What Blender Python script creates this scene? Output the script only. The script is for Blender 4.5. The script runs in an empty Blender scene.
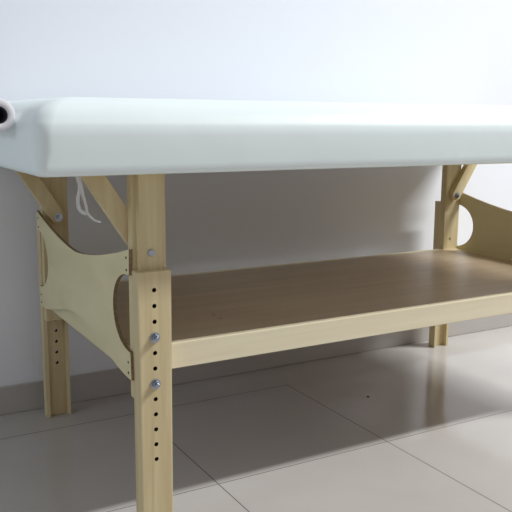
import bpy, bmesh, math, random
from mathutils import Vector, Matrix, noise
random.seed(4)
S = 0.8                      # one layout unit = 0.8 m
scene = bpy.context.scene
C = scene.collection

# ------------------------------------------------------------------ camera
def make_camera():
    pitch, yaw, roll, f = CAM
    fwd = Vector((math.sin(yaw)*math.cos(pitch), math.cos(yaw)*math.cos(pitch), math.sin(pitch)))
    r = Vector((math.cos(yaw), -math.sin(yaw), 0)); u = r.cross(fwd)
    r2 = r*math.cos(roll) + u*math.sin(roll); u2 = -r*math.sin(roll) + u*math.cos(roll)
    cd = bpy.data.cameras.new('camera'); co = bpy.data.objects.new('camera', cd); C.objects.link(co)
    m = Matrix((r2, u2, -fwd)).transposed().to_4x4(); m.translation = Vector((0, 0, 1))*S
    co.matrix_world = m
    cd.sensor_width = 36; cd.sensor_height = 36; cd.lens = f/512*36; cd.clip_start = .05
    scene.camera = co
CAM = (-0.176, 0.5193, 0.0088, 767.0334)
make_camera()

# ------------------------------------------------------------------ light, exposure
scene.view_settings.view_transform = 'Standard'
scene.view_settings.look = 'None'
scene.view_settings.gamma = 1
scene.view_settings.exposure = 0.05
w = bpy.data.worlds.new('world'); scene.world = w; w.use_nodes = True
w.node_tree.nodes['Background'].inputs[0].default_value = (1, .95, .96, 1)
w.node_tree.nodes['Background'].inputs[1].default_value = 0.31

def area(name, loc, target, size, power, col):
    ld = bpy.data.lights.new(name, 'AREA'); ld.shape = 'RECTANGLE'; ld.size = size[0]*S; ld.size_y = size[1]*S; ld.energy = power; ld.color = col
    o = bpy.data.objects.new(name, ld); C.objects.link(o); o.location = Vector(loc)*S
    return o
area('ceiling_lamp', (7.5, -.72, 6.9), (1.6, 2.3, .6), (4.4, .5), 790, (.98, 1, .99))
area('window_daylight', (-3.8, 1.2, 2.5), (.5, 2, .7), (1.6, 1.6), 32, (.70, .90, 1))

# ------------------------------------------------------------------ materials
def mat(name, rough=.5, col=(.8, .8, .8), spec=.5, metal=0):
    m = bpy.data.materials.new(name); m.use_nodes = True
    b = m.node_tree.nodes['Principled BSDF']
    b.inputs['Base Color'].default_value = (*col, 1); b.inputs['Roughness'].default_value = rough
    b.inputs['Specular IOR Level'].default_value = spec; b.inputs['Metallic'].default_value = metal
    return m, m.node_tree.nodes, m.node_tree.links, b

def wood(name, scale, c1, c2, rough=.5, fine=.12):
    m, n, l, b = mat(name, rough)
    tc = n.new('ShaderNodeTexCoord'); mp = n.new('ShaderNodeMapping'); mp.inputs['Scale'].default_value = scale
    l.new(tc.outputs['Object'], mp.inputs['Vector'])
    a = n.new('ShaderNodeTexNoise'); a.inputs['Scale'].default_value = 1.0; a.inputs['Detail'].default_value = 6; a.inputs['Distortion'].default_value = .6
    l.new(mp.outputs[0], a.inputs['Vector'])
    r = n.new('ShaderNodeValToRGB'); r.color_ramp.elements[0].position = .32; r.color_ramp.elements[1].position = .68
    r.color_ramp.elements[0].color = (*c1, 1); r.color_ramp.elements[1].color = (*c2, 1)
    l.new(a.outputs['Fac'], r.inputs[0]); l.new(r.outputs[0], b.inputs['Base Color'])
    bp = n.new('ShaderNodeBump'); bp.inputs['Strength'].default_value = fine; bp.inputs['Distance'].default_value = .001
    l.new(a.outputs['Fac'], bp.inputs['Height']); l.new(bp.outputs[0], b.inputs['Normal'])
    return m
LC1, LC2 = (.585, .475, .265), (.69, .585, .355)
W_Z = wood('maple_upright_grain', (55, 55, 3), LC1, LC2)
W_X = wood('maple_lengthwise_grain', (2.5, 60, 60), (.76, .68, .49), (.83, .75, .56))
W_D = wood('maple_brace_grain', (40, 40, 6), LC1, LC2)
W_P = wood('birch_plywood_face', (8, 3, 14), (.68, .615, .37), (.77, .70, .45), .45, .05)
W_E = wood('plywood_edge', (30, 30, 200), (.17, .115, .06), (.29, .205, .115), .6)
W_S = wood('varnished_shelf_board', (2.0, 34, 34), (.48, .365, .26), (.56, .44, .32), .36, .04)
STEEL, n, l, b = mat('zinc_steel', .28, (.40, .44, .52), .5, 1)
HOLE_SHADE, n, l, b = mat('shaded_drill_hole', .9, (.05, .03, .015), .1)
DARK, n, l, b = mat('dark_bolt_hole', .8, (.02, .016, .012), .2)
ROD, n, l, b = mat('dark_steel_rod', .5, (.03, .035, .05), .4, .6)
PAPER, n, l, b = mat('roll_paper', .9, (.80, .79, .82), .2)
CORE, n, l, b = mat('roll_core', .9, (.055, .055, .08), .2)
PLAST, n, l, b = mat('clear_plastic_strap', .25, (.78, .80, .80), .5)
b.inputs['Transmission Weight'].default_value = .25

VINYL, n, l, b = mat('pale_mint_vinyl', .48, (.82, .915, .93), .4)
tc = n.new('ShaderNodeTexCoord'); a = n.new('ShaderNodeTexNoise'); a.inputs['Scale'].default_value = 5; a.inputs['Detail'].default_value = 3
l.new(tc.outputs['Object'], a.inputs['Vector'])
bp = n.new('ShaderNodeBump'); bp.inputs['Strength'].default_value = .25; bp.inputs['Distance'].default_value = .01
l.new(a.outputs['Fac'], bp.inputs['Height']); l.new(bp.outputs[0], b.inputs['Normal'])

WALL, n, l, b = mat('white_wall_paint', .7, (.83, .85, .92), .25)
tc = n.new('ShaderNodeTexCoord'); a = n.new('ShaderNodeTexNoise'); a.inputs['Scale'].default_value = 3; a.inputs['Detail'].default_value = 4
l.new(tc.outputs['Object'], a.inputs['Vector'])
bp = n.new('ShaderNodeBump'); bp.inputs['Strength'].default_value = .06; bp.inputs['Distance'].default_value = .01
l.new(a.outputs['Fac'], bp.inputs['Height']); l.new(bp.outputs[0], b.inputs['Normal'])

TX, TY, TS = 1.5012*S, 1.7782*S, .5989*S
def tile_mat(name, axis_only=False, rough=.13):
    m, n, l, b = mat(name, rough, spec=.5)
    tc = n.new('ShaderNodeTexCoord'); sp = n.new('ShaderNodeSeparateXYZ'); l.new(tc.outputs['Object'], sp.inputs[0])
    def M(op, x, y=None):
        q = n.new('ShaderNodeMath'); q.operation = op
        for i, v in enumerate((x, y)):
            if v is None: continue
            if isinstance(v, (int, float)): q.inputs[i].default_value = v
            else: l.new(v, q.inputs[i])
        return q.outputs[0]
    def dist(out, off):
        fr = M('FRACT', M('DIVIDE', M('SUBTRACT', out, off), TS))
        return M('MULTIPLY', M('MINIMUM', fr, M('SUBTRACT', 1.0, fr)), TS)
    d = dist(sp.outputs[0], TX)
    if not axis_only:
        # joints left out in the strip along the wall and towards the right
        d = M('ADD', d, M('GREATER_THAN', sp.outputs[1], TY+TS))
        d = M('ADD', d, M('MULTIPLY', M('GREATER_THAN', sp.outputs[1], TY), M('GREATER_THAN', sp.outputs[0], TX+.3)))
        e = M('ADD', dist(sp.outputs[1], TY), M('MULTIPLY', M('GREATER_THAN', sp.outputs[1], TY+TS*.8), M('GREATER_THAN', sp.outputs[0], TX)))
        d = M('MINIMUM', d, e)
    if axis_only is None: d = M('ADD', d, 1.0)
    g = M('LESS_THAN', d, .0012)
    a = n.new('ShaderNodeTexNoise'); a.inputs['Scale'].default_value = 2.2; a.inputs['Detail'].default_value = 5
    l.new(tc.outputs['Object'], a.inputs['Vector'])
    r = n.new('ShaderNodeValToRGB'); r.color_ramp.elements[0].position = .3; r.color_ramp.elements[1].position = .7
    r.color_ramp.elements[0].color = (.44, .415, .395, 1); r.color_ramp.elements[1].color = (.50, .475, .455, 1)
    l.new(a.outputs['Fac'], r.inputs[0])
    mx = n.new('ShaderNodeMix'); mx.data_type = 'RGBA'; l.new(g, mx.inputs[0]); l.new(r.outputs[0], mx.inputs[6])
    mx.inputs[7].default_value = (.09, .08, .075, 1); l.new(mx.outputs[2], b.inputs['Base Color'])
    l.new(M('ADD', M('MULTIPLY', g, .6), rough), b.inputs['Roughness'])
    return m
TILE = tile_mat('polished_floor_tile')
SKIRT = tile_mat('skirting_tile', None, .3)

# ------------------------------------------------------------------ mesh helpers
def link(name, bm, mats, parent=None, smooth=False, origin=(0, 0, 0)):
    """bm is in layout units, world coordinates; origin is the owner's base point"""
    o3 = Vector(origin)
    for v in bm.verts: v.co = (v.co - o3)*S
    bmesh.ops.recalc_face_normals(bm, faces=bm.faces)
    me = bpy.data.meshes.new(name); bm.to_mesh(me); bm.free()
    for m in (mats if isinstance(mats, (list, tuple)) else [mats]): me.materials.append(m)
    for p in me.polygons: p.use_smooth = smooth
    o = bpy.data.objects.new(name, me); C.objects.link(o)
    if parent is not None: o.parent = parent
    else: o.location = o3*S
    return o

def box(bm, x0, x1, y0, y1, z0, z1, bev=0, seg=2):
    t = bmesh.new(); bmesh.ops.create_cube(t, size=1)
    for v in t.verts:
        v.co = Vector(((x0+x1)/2 + v.co.x*(x1-x0), (y0+y1)/2 + v.co.y*(y1-y0), (z0+z1)/2 + v.co.z*(z1-z0)))
    if bev: bmesh.ops.bevel(t, geom=t.edges[:], offset=bev, segments=seg, profile=.5, affect='EDGES')
    me = bpy.data.meshes.new('t'); t.to_mesh(me); t.free(); bm.from_mesh(me); bpy.data.meshes.remove(me)
    return bm

def prism(bm, pts, axis, a0, a1, bev=0, side_mat=0):
    """outline in the plane across `axis`, thickness a0..a1"""
    t = bmesh.new()
    def P(u, v, a): return {'X': (a, u, v), 'Y': (u, a, v), 'Z': (u, v, a)}[axis]
    A = [t.verts.new(P(u, v, a0)) for u, v in pts]; B = [t.verts.new(P(u, v, a1)) for u, v in pts]
    caps = [t.faces.new(A), t.faces.new(B[::-1])]
    n = len(pts); rim = []
    for i in range(n):
        fc = t.faces.new((A[i], A[(i+1) % n], B[(i+1) % n], B[i])); fc.material_index = side_mat; rim.append(fc)
    if bev:
        es = [e for e in t.edges if any(f in caps for f in e.link_faces)]
        bmesh.ops.bevel(t, geom=es, offset=bev, segments=2, profile=.5, affect='EDGES')
    me = bpy.data.meshes.new('t'); t.to_mesh(me); t.free(); bm.from_mesh(me); bpy.data.meshes.remove(me)
    return bm

def cyl(bm, c, axis, r, h, seg=20, r2=None, bev=0):
    t = bmesh.new(); bmesh.ops.create_cone(t, cap_ends=True, segments=seg, radius1=r, radius2=r if r2 is None else r2, depth=h)
    if bev:
        es = [e for e in t.edges if abs(e.verts[0].co.z - e.verts[1].co.z) < 1e-6]
        bmesh.ops.bevel(t, geom=es, offset=bev, segments=3, profile=.5, affect='EDGES')
    q = Vector((0, 0, 1)).rotation_difference(Vector(axis))
    for v in t.verts: v.co = q @ v.co + Vector(c)
    me = bpy.data.meshes.new('t'); t.to_mesh(me); t.free(); bm.from_mesh(me); bpy.data.meshes.remove(me)
    return bm

def tube(bm, pts, r, seg=8, closed=False):
    rings = []
    for i, p in enumerate(pts):
        p = Vector(p); d = (Vector(pts[min(i+1, len(pts)-1)]) - Vector(pts[max(i-1, 0)])).normalized()
        a = d.cross(Vector((0, 1, .01))).normalized(); b2 = d.cross(a)
        rr = r[i] if isinstance(r, (list, tuple)) else r
        rings.append([bm.verts.new(p + a*rr*math.cos(t*2*math.pi/seg) + b2*rr*math.sin(t*2*math.pi/seg)) for t in range(seg)])
    for A, B in zip(rings, rings[1:]):
        for i in range(seg): bm.faces.new((A[i], A[(i+1) % seg], B[(i+1) % seg], B[i]))
    bm.faces.new(rings[0]); bm.faces.new(rings[-1][::-1])
    return bm

def carve(o, cutter_bm, origin):
    """cut real holes out of a finished mesh object"""
    for v in cutter_bm.verts: v.co = (v.co - Vector(origin))*S
    bmesh.ops.recalc_face_normals(cutter_bm, faces=cutter_bm.faces)
    me = bpy.data.meshes.new('cut'); cutter_bm.to_mesh(me); cutter_bm.free()
    c = bpy.data.objects.new('cut', me); C.objects.link(c); c.parent = o.parent
    md = o.modifiers.new('b', 'BOOLEAN'); md.operation = 'DIFFERENCE'; md.solver = 'EXACT'; md.object = c
    bpy.context.view_layer.update()
    ev = o.evaluated_get(bpy.context.evaluated_depsgraph_get())
    new = bpy.data.meshes.new_from_object(ev); o.modifiers.clear()
    old = o.data; o.data = new; bpy.data.meshes.remove(old)
    bpy.data.objects.remove(c); bpy.data.meshes.remove(me)

# ------------------------------------------------------------------ the room
YW = 2.5778; HB = .0993
def struct(name, bm, m):
    o = link(name, bm, m); o['kind'] = 'structure'; return o
struct('floor', box(bmesh.new(), -5, 8, -3, YW+.012+.1, -.06, 0), TILE)
struct('wall_back', box(bmesh.new(), -5, 8, YW+.012, YW+.16, 0, 4.1), WALL)
bm = box(bmesh.new(), -5, 8, YW, YW+.0118, 0.0004, HB, .0025)
struct('baseboard_back', bm, SKIRT)

# ------------------------------------------------------------------ the table
XC, YC = 1.516, 2.0615
BASE = (XC, YC, 0)
table = bpy.data.objects.new('massage_table', None); C.objects.link(table); table.location = Vector(BASE)*S
table['label'] = 'pale maple massage table with white padded top, perforated adjustable legs and a lower shelf'
table['category'] = 'massage table'
def part(name, bm, m, parent=None, smooth=False):
    return link(name, bm, m, parent or table, smooth, BASE)

HOLES = [.6135 - .0375*k for k in range(12)]
XL0, XL1 = .613, .692                 # left posts; the right ones mirror about XC
def mx(x, s): return x if s < 0 else 2*XC - x
def my(y, t): return y if t < 0 else 2*YC - y
def sbox(bm, x0, x1, y0, y1, z0, z1, s, t, bev):
    a, b2 = sorted((mx(x0, s), mx(x1, s))); c, d = sorted((my(y0, t), my(y1, t)))
    return box(bm, a, b2, c, d, z0, z1, bev)

for s in (-1, 1):
    for t in (-1, 1):
        # upper post: wide body behind, narrow tongue that slides in the extension's groove
        bm = bmesh.new()
        sbox(bm, XL0, XL1+.005, 1.645, 1.673, .343, .8795, s, t, .0025)
        post = part('leg', bm, W_Z)
        tg = bmesh.new(); sbox(tg, XL0+.0105, XL1-.0125+.001, 1.6256, 1.6452, .345, .8795, s, t, .0015)
        tongue = part('tongue', tg, W_Z, post)
        # lower extension: U channel, rounded edges
        y0, y1, y2 = 1.605, 1.625, 1.6445
        e0, e1 = XL0-.002, XL1
        g0, g1 = e0+.0115, e1-.0095
        outl = [(e0, y0), (e1, y0), (e1, y2), (g1, y2), (g1, y1), (g0, y1), (g0, y2), (e0, y2)]
        outl = [(mx(x, s), my(y, t)) for x, y in outl]
        bm = bmesh.new()
        prism(bm, outl, 'Z', .0006, .656)
        es = [e for e in bm.edges if (abs(e.verts[0].co.z-e.verts[1].co.z) > .1 and abs(e.verts[0].co.y-my(y0, t)) < 1e-5)]
        es += [e for e in bm.edges if abs(e.verts[0].co.z-.656) < 1e-5 and abs(e.verts[1].co.z-.656) < 1e-5
               and abs(e.verts[0].co.y-my(y0, t)) < 1e-5 and abs(e.verts[1].co.y-my(y0, t)) < 1e-5]
        bmesh.ops.bevel(bm, geom=list(set(es)), offset=.0045, segments=3, profile=.5, affect='EDGES')
        ext = part('leg_extension', bm, W_Z, post)
        xh = mx((e0+e1)/2 - (.002 if t < 0 else -.004), s)
        shift = 0 if t < 0 else -.017
        def cutter():
            cb = bmesh.new()
            for z in HOLES: cyl(cb, (xh, my(1.622, t), z+shift), (0, 1, 0), .0053, .05, 16)
            return cb
        carve(ext, cutter(), BASE)
        carve(tongue, cutter(), BASE)
        for ob in (ext, tongue):                       # hole walls painted dark to stand for the shade inside
            ob.data.materials.append(HOLE_SHADE)
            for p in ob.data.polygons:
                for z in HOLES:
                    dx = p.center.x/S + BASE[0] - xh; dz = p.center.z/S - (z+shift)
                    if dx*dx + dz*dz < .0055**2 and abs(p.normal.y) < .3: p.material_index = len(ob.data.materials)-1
        # two fixing bolts through the extension
        for k in (3, 6):
            z = HOLES[k]+shift
            bb = bmesh.new(); sg = -1 if t < 0 else 1
            yf = my(1.605, t)
            cyl(bb, (xh, yf+sg*.0012, z), (0, 1, 0), .0125, .0022, 24)
            cyl(bb, (xh, yf+sg*.0052, z), (0, 1, 0), .0092, .0060, 6, bev=.0006)
            cyl(bb, (xh, yf+sg*.0110, z), (0, 1, 0), .0050, .0090, 14, bev=.001)
            part('bolt', bb, STEEL, post)
        # small round bolt end on the inner face of the post
        if t > 0 or s > 0:
            bb = bmesh.new(); cyl(bb, (xh, my(1.6745, t), HOLES[3]), (0, 1, 0), .006, .003, 16, bev=.001)
            part('bolt', bb, W_D if t > 0 else STEEL, post)

        # brace leaning out from the post to the underside of the overhanging top, on the inner face of the post
        cx, cz = (mx(.653, s), .697) if t < 0 else (mx(.658, s), .688)
        ax, az = mx(.533 if t < 0 else .536, s), .8795
        d = Vector((cx-ax, cz-az)).normalized(); nn = Vector((-d.y, d.x)); hw = .0228
        pts = []
        for k in range(9):
            an = -math.pi/2 + math.pi*k/8
            pts.append((cx + d.x*hw*math.cos(an)*.9 + nn.x*hw*math.sin(an), cz + d.y*hw*math.cos(an)*.9 + nn.y*hw*math.sin(an)))
        def top(sgn):
            q = Vector((cx, cz)) + nn*hw*sgn; k = (.8795 - q.y)/(-d.y); return (q.x - d.x*k, .8795)
        pts += [top(1), top(-1)]
        ya, yb = sorted((my(1.6735, t), my(1.700, t)))
        br = part('brace', prism(bmesh.new(), pts, 'Y', ya, yb, .0015), W_D)
        bb = bmesh.new()
        yi = my(1.7015, t); sg = 1 if t < 0 else -1
        cyl(bb, (cx, yi, cz), (0, 1, 0), .0125, .002, 24); cyl(bb, (cx, yi+sg*.004, cz), (0, 1, 0), .008, .007, 6, bev=.0006)
        cyl(bb, (cx, yi+sg*.008, cz), (0, 1, 0), .0045, .008, 12, bev=.001)
        part('bolt', bb, STEEL, br)
        yo = my(1.6244, t); sg = -1 if t < 0 else 1
        bb = bmesh.new(); cyl(bb, (cx-(.001 if s < 0 else -.001), yo+sg*.0008, cz), (0, 1, 0), .0085, .0035, 24, r2=None, bev=.0014)
        part('bolt', bb, STEEL, br)

# curved plywood end panels
def panel_outline():
    a, b2 = 1.6405, 2.4825; yc = (a+b2)/2
    pts = []
    N = 36
    for i in range(N+1):                                   # top edge, front to rear, concave
        y = a + (b2-a)*i/N; u = abs(y-yc)/((b2-a)/2)
        pts.append((y, .636 + .070*u**1.55))
    for i in range(25):                                    # rear notch, top to bottom
        th = math.pi/2 - math.pi*i/24
        pts.append((b2 - .004 - .114*math.cos(th)**.9 if math.cos(th) > 0 else b2 - .004, .5525 + .0925*math.sin(th)))
    for i in range(N+1):                                   # lower edge, rear to front, arched
        y = b2 - (b2-a)*i/N; u = (y-a)/(b2-a)
        pts.append((y, .393 + .064*math.sin(math.pi*u)**2))
    for i in range(25):                                    # front notch, bottom to top
        th = -math.pi/2 + math.pi*i/24
        pts.append((a + .004 + .114*max(math.cos(th), 0)**.9, .5525 + .0925*math.sin(th)))
    out = []
    for p in pts:
        if not out or (Vector(p)-Vector(out[-1])).length > .0015: out.append(p)
    if (Vector(out[0])-Vector(out[-1])).length < .0015: out.pop()
    return out
OUTL = panel_outline()
for s in (-1, 1):
    x0, x1 = sorted((mx(XL0-.0003, s), mx(XL0-.0095, s)))
    pn = part('end_panel', prism(bmesh.new(), OUTL, 'X', x0, x1, 0, 1), [W_P, W_E])
    xo = mx(XL0-.0098, s); xi = mx(XL0-.0095, s)
    for y in (1.659, 2.463):
        for z in (.684, .655, .433, .407):
            part('screw', cyl(bmesh.new(), (xo, y, z), (1, 0, 0), .0032, .0012, 12), DARK, pn)

# lower shelf: apron rails with a varnished board set between them
shelf = part('shelf', box(bmesh.new(), XL0+.021, 2*XC-XL0-.021, 1.671, 2.452, .432, .451, .001), W_S)
bm = bmesh.new()
box(bm, XL1+.0055, 2*XC-XL1-.0055, 1.648, 1.6705, .4025, .4665, .002)
part('apron', bm, W_X)
bm = box(bmesh.new(), XL1+.0055, 2*XC-XL1-.0055, my(1.6705, 1), my(1.648, 1), .4055, .4515, .002)
part('apron', bm, W_X)
for s in (-1, 1):
    bm = sbox(bmesh.new(), XL0, XL0+.020, 1.6735, my(1.6735, 1), .398, .451, s, -1, .0015)
    part('side_rail', bm, W_P)

# padded top
CX0, CX1, CY0, CY1, CZ0, CZ1 = .368, 2.50, 1.500, 2.560, .8850, 1.0440
def rrect(x0, x1, y0, y1, r, nc=12, ns=60):
    pts = []
    cs = [(x1-r, y0+r, -90), (x1-r, y1-r, 0), (x0+r, y1-r, 90), (x0+r, y0+r, 180)]
    for k, (cx, cy, a0) in enumerate(cs):
        for i in range(nc+1):
            a = math.radians(a0 + 90*i/nc); pts.append(Vector((cx + r*math.cos(a), cy + r*math.sin(a), 0)))
        nx = cs[(k+1) % 4]; a = math.radians(nx[2]); q = Vector((nx[0] + r*math.cos(a), nx[1] + r*math.sin(a), 0)); p = pts[-1]
        m = ns if abs(q.x-p.x) > 1 else ns//2
        for i in range(1, m): pts.append(p.lerp(q, i/m))
    return pts
bm = bmesh.new(); rings = []
prof = [(.07, CZ0), (.012, CZ0), (.005, CZ0+.003), (.001, CZ0+.010), (0, CZ0+.022), (-.002, CZ0+.05), (-.003, CZ0+.08), (-.002, CZ0+.100),
        (.002, CZ1-.052), (.008, CZ1-.040), (.018, CZ1-.029), (.032, CZ1-.019), (.050, CZ1-.011), (.072, CZ1-.005), (.10, CZ1-.001), (.14, CZ1), (.2, CZ1+.001), (.35, CZ1+.001)]
for ins, z in prof:
    r = max((.036 if z > CZ0+.03 else .024) - ins*.25, .014)
    ring = []
    for p in rrect(CX0+ins, CX1-ins, CY0+ins, CY1-ins, r):
        nz = noise.noise(Vector((p.x*2.2, p.y*2.2, z*7)))
        q = Vector((p.x, p.y + nz*.003, z + .0022*(p.x-.37) + .0015*noise.noise(Vector((p.x*3, p.y*3, 4)))))
        ring.append(bm.verts.new(q))
    rings.append(ring)
for A, B in zip(rings, rings[1:]):
    n = len(A)
    for i in range(n): bm.faces.new((A[i], A[(i+1) % n], B[(i+1) % n], B[i]))
bm.faces.new(rings[0]); bm.faces.new(rings[-1])
part('padded_top', bm, VINYL, None, True)
bm = box(bmesh.new(), CX0+.10, CX1-.05, CY0+.104, CY1-.06, .8795, .8875, .001)
part('top_frame', bm, W_P)

# loose clear ties hanging under the top
bm = bmesh.new()
def ribbon(pts, wd):
    L = []
    for i, p in enumerate(pts):
        d = (Vector(pts[min(i+1, len(pts)-1)]) - Vector(pts[max(i-1, 0)])).normalized()
        side = Vector((d.z, 0, -d.x)).normalized()*wd[i]/2
        nrm = Vector((0, .0009, 0))
        P = Vector(p); L.append([bm.verts.new(P-side-nrm), bm.verts.new(P+side-nrm), bm.verts.new(P+side+nrm), bm.verts.new(P-side+nrm)])
    for A, B in zip(L, L[1:]):
        for k in range(4): bm.faces.new((A[k], A[(k+1) % 4], B[(k+1) % 4], B[k]))
    bm.faces.new(L[0]); bm.faces.new(L[-1][::-1])
def smooth_path(pts, n=6):
    out = []
    for i in range(len(pts)-1):
        p0, p1, p2, p3 = (Vector(pts[max(i-1, 0)]), Vector(pts[i]), Vector(pts[i+1]), Vector(pts[min(i+2, len(pts)-1)]))
        for k in range(n):
            t = k/n
            out.append(.5*((2*p1) + (p2-p0)*t + (2*p0-5*p1+4*p2-p3)*t*t + (3*p1-p0-3*p2+p3)*t**3))
    out.append(Vector(pts[-1])); return out
TIE_Y = 1.66
A = smooth_path([(.4926, TIE_Y, .8790), (.4988, TIE_Y, .8593), (.4994, TIE_Y, .8439), (.4956, TIE_Y, .8286), (.4951, TIE_Y, .8131), (.4991, TIE_Y+.002, .7996), (.5080, TIE_Y+.003, .7925), (.5147, TIE_Y+.003, .7888)])
ribbon(A, [.0075]*len(A))
B = smooth_path([(.4993, TIE_Y+.006, .8790), (.5053, TIE_Y+.006, .8525), (.5091, TIE_Y+.006, .8303), (.5152, TIE_Y+.005, .8055), (.5171, TIE_Y+.004, .7920), (.5259, TIE_Y+.002, .7803), (.5349, TIE_Y, .7731), (.5464, TIE_Y, .7701)])
ribbon(B, [.0075 - .003*i/len(B) for i in range(len(B))])
part('tie_strap', bm, PLAST)

# holder rod for the paper roll: reaches forward from a bracket at the far corner of the head end
RX, RZ, RR = .3322, 1.0045, .0328
bm = bmesh.new()
tube(bm, smooth_path([(.44, 2.40, .869), (.37, 2.40, .867), (RX, 2.40, .885), (RX, 2.40, .93), (RX, 2.40, .985), (RX, 2.385, RZ+.007), (RX, 2.35, RZ+.009), (RX, 2.2, RZ+.009), (RX, 1.735, RZ+.009)], 5), .0065, 10)
part('roll_holder', bm, ROD, None, True)

# ------------------------------------------------------------------ paper roll
roll = bpy.data.objects.new('paper_roll', None); C.objects.link(roll)
RB = (RX, 2.0, RZ-RR); roll.location = Vector(RB)*S
roll['label'] = 'white paper roll with a dark hollow core, held at the end of the padded top'
roll['category'] = 'paper roll'
bm = bmesh.new(); Y0, Y1 = 1.645, 2.28; ri = .0180
prf = [(ri, Y0+.001), (ri+.001, Y0), (RR-.0015, Y0), (RR, Y0+.002), (RR, Y1-.002), (RR-.0015, Y1), (ri+.001, Y1), (ri, Y1-.001)]
N = 48; R = []
for r, y in prf: R.append([bm.verts.new((RX + r*math.cos(2*math.pi*i/N), y, RZ + r*math.sin(2*math.pi*i/N))) for i in range(N)])
for k in range(len(R)):
    A, B = R[k], R[(k+1) % len(R)]
    for i in range(N): bm.faces.new((A[i], A[(i+1) % N], B[(i+1) % N], B[i]))
link('paper', bm, PAPER, roll, True, RB)
bm = bmesh.new(); R = []
for r, y in [(.0160, Y0+.002), (ri-.0001, Y0+.002), (ri-.0001, Y1-.002), (.0160, Y1-.002)]:
    R.append([bm.verts.new((RX + r*math.cos(2*math.pi*i/N), y, RZ + r*math.sin(2*math.pi*i/N))) for i in range(N)])
for k in range(4):
    A, B = R[k], R[(k+1) % 4]
    for i in range(N): bm.faces.new((A[i], A[(i+1) % N], B[(i+1) % N], B[i]))
link('core', bm, CORE, roll, True, RB)

# ------------------------------------------------------------------ speck on the floor
bm = bmesh.new(); bmesh.ops.create_icosphere(bm, subdivisions=2, radius=.0045)
for v in bm.verts:
    v.co *= 1 + .35*noise.noise(v.co*400)
    v.co.z *= .45; v.co += Vector((1.6938, 2.1246, .0016))
sp = link('dirt_crumb', bm, CORE, None, True, (1.6938, 2.1246, 0))
sp['label'] = 'tiny dark crumb lying on the floor tile in the shade of the table'; sp['category'] = 'crumb'

# faint scuff on the shelf board
SCUFFS = [((.9478, 1.9147), (.9528, 1.8928)), ((.9452, 1.8653), (.9526, 1.849))]
for a, b2 in SCUFFS:
    bm = bmesh.new()
    tube(bm, [(a[0], a[1], .4511), ((a[0]+b2[0])/2, (a[1]+b2[1])/2 + .001, .4512), (b2[0], b2[1], .4511)], [.0005, .0012, .0004], 6)
    part('scuff_mark', bm, W_E, shelf)
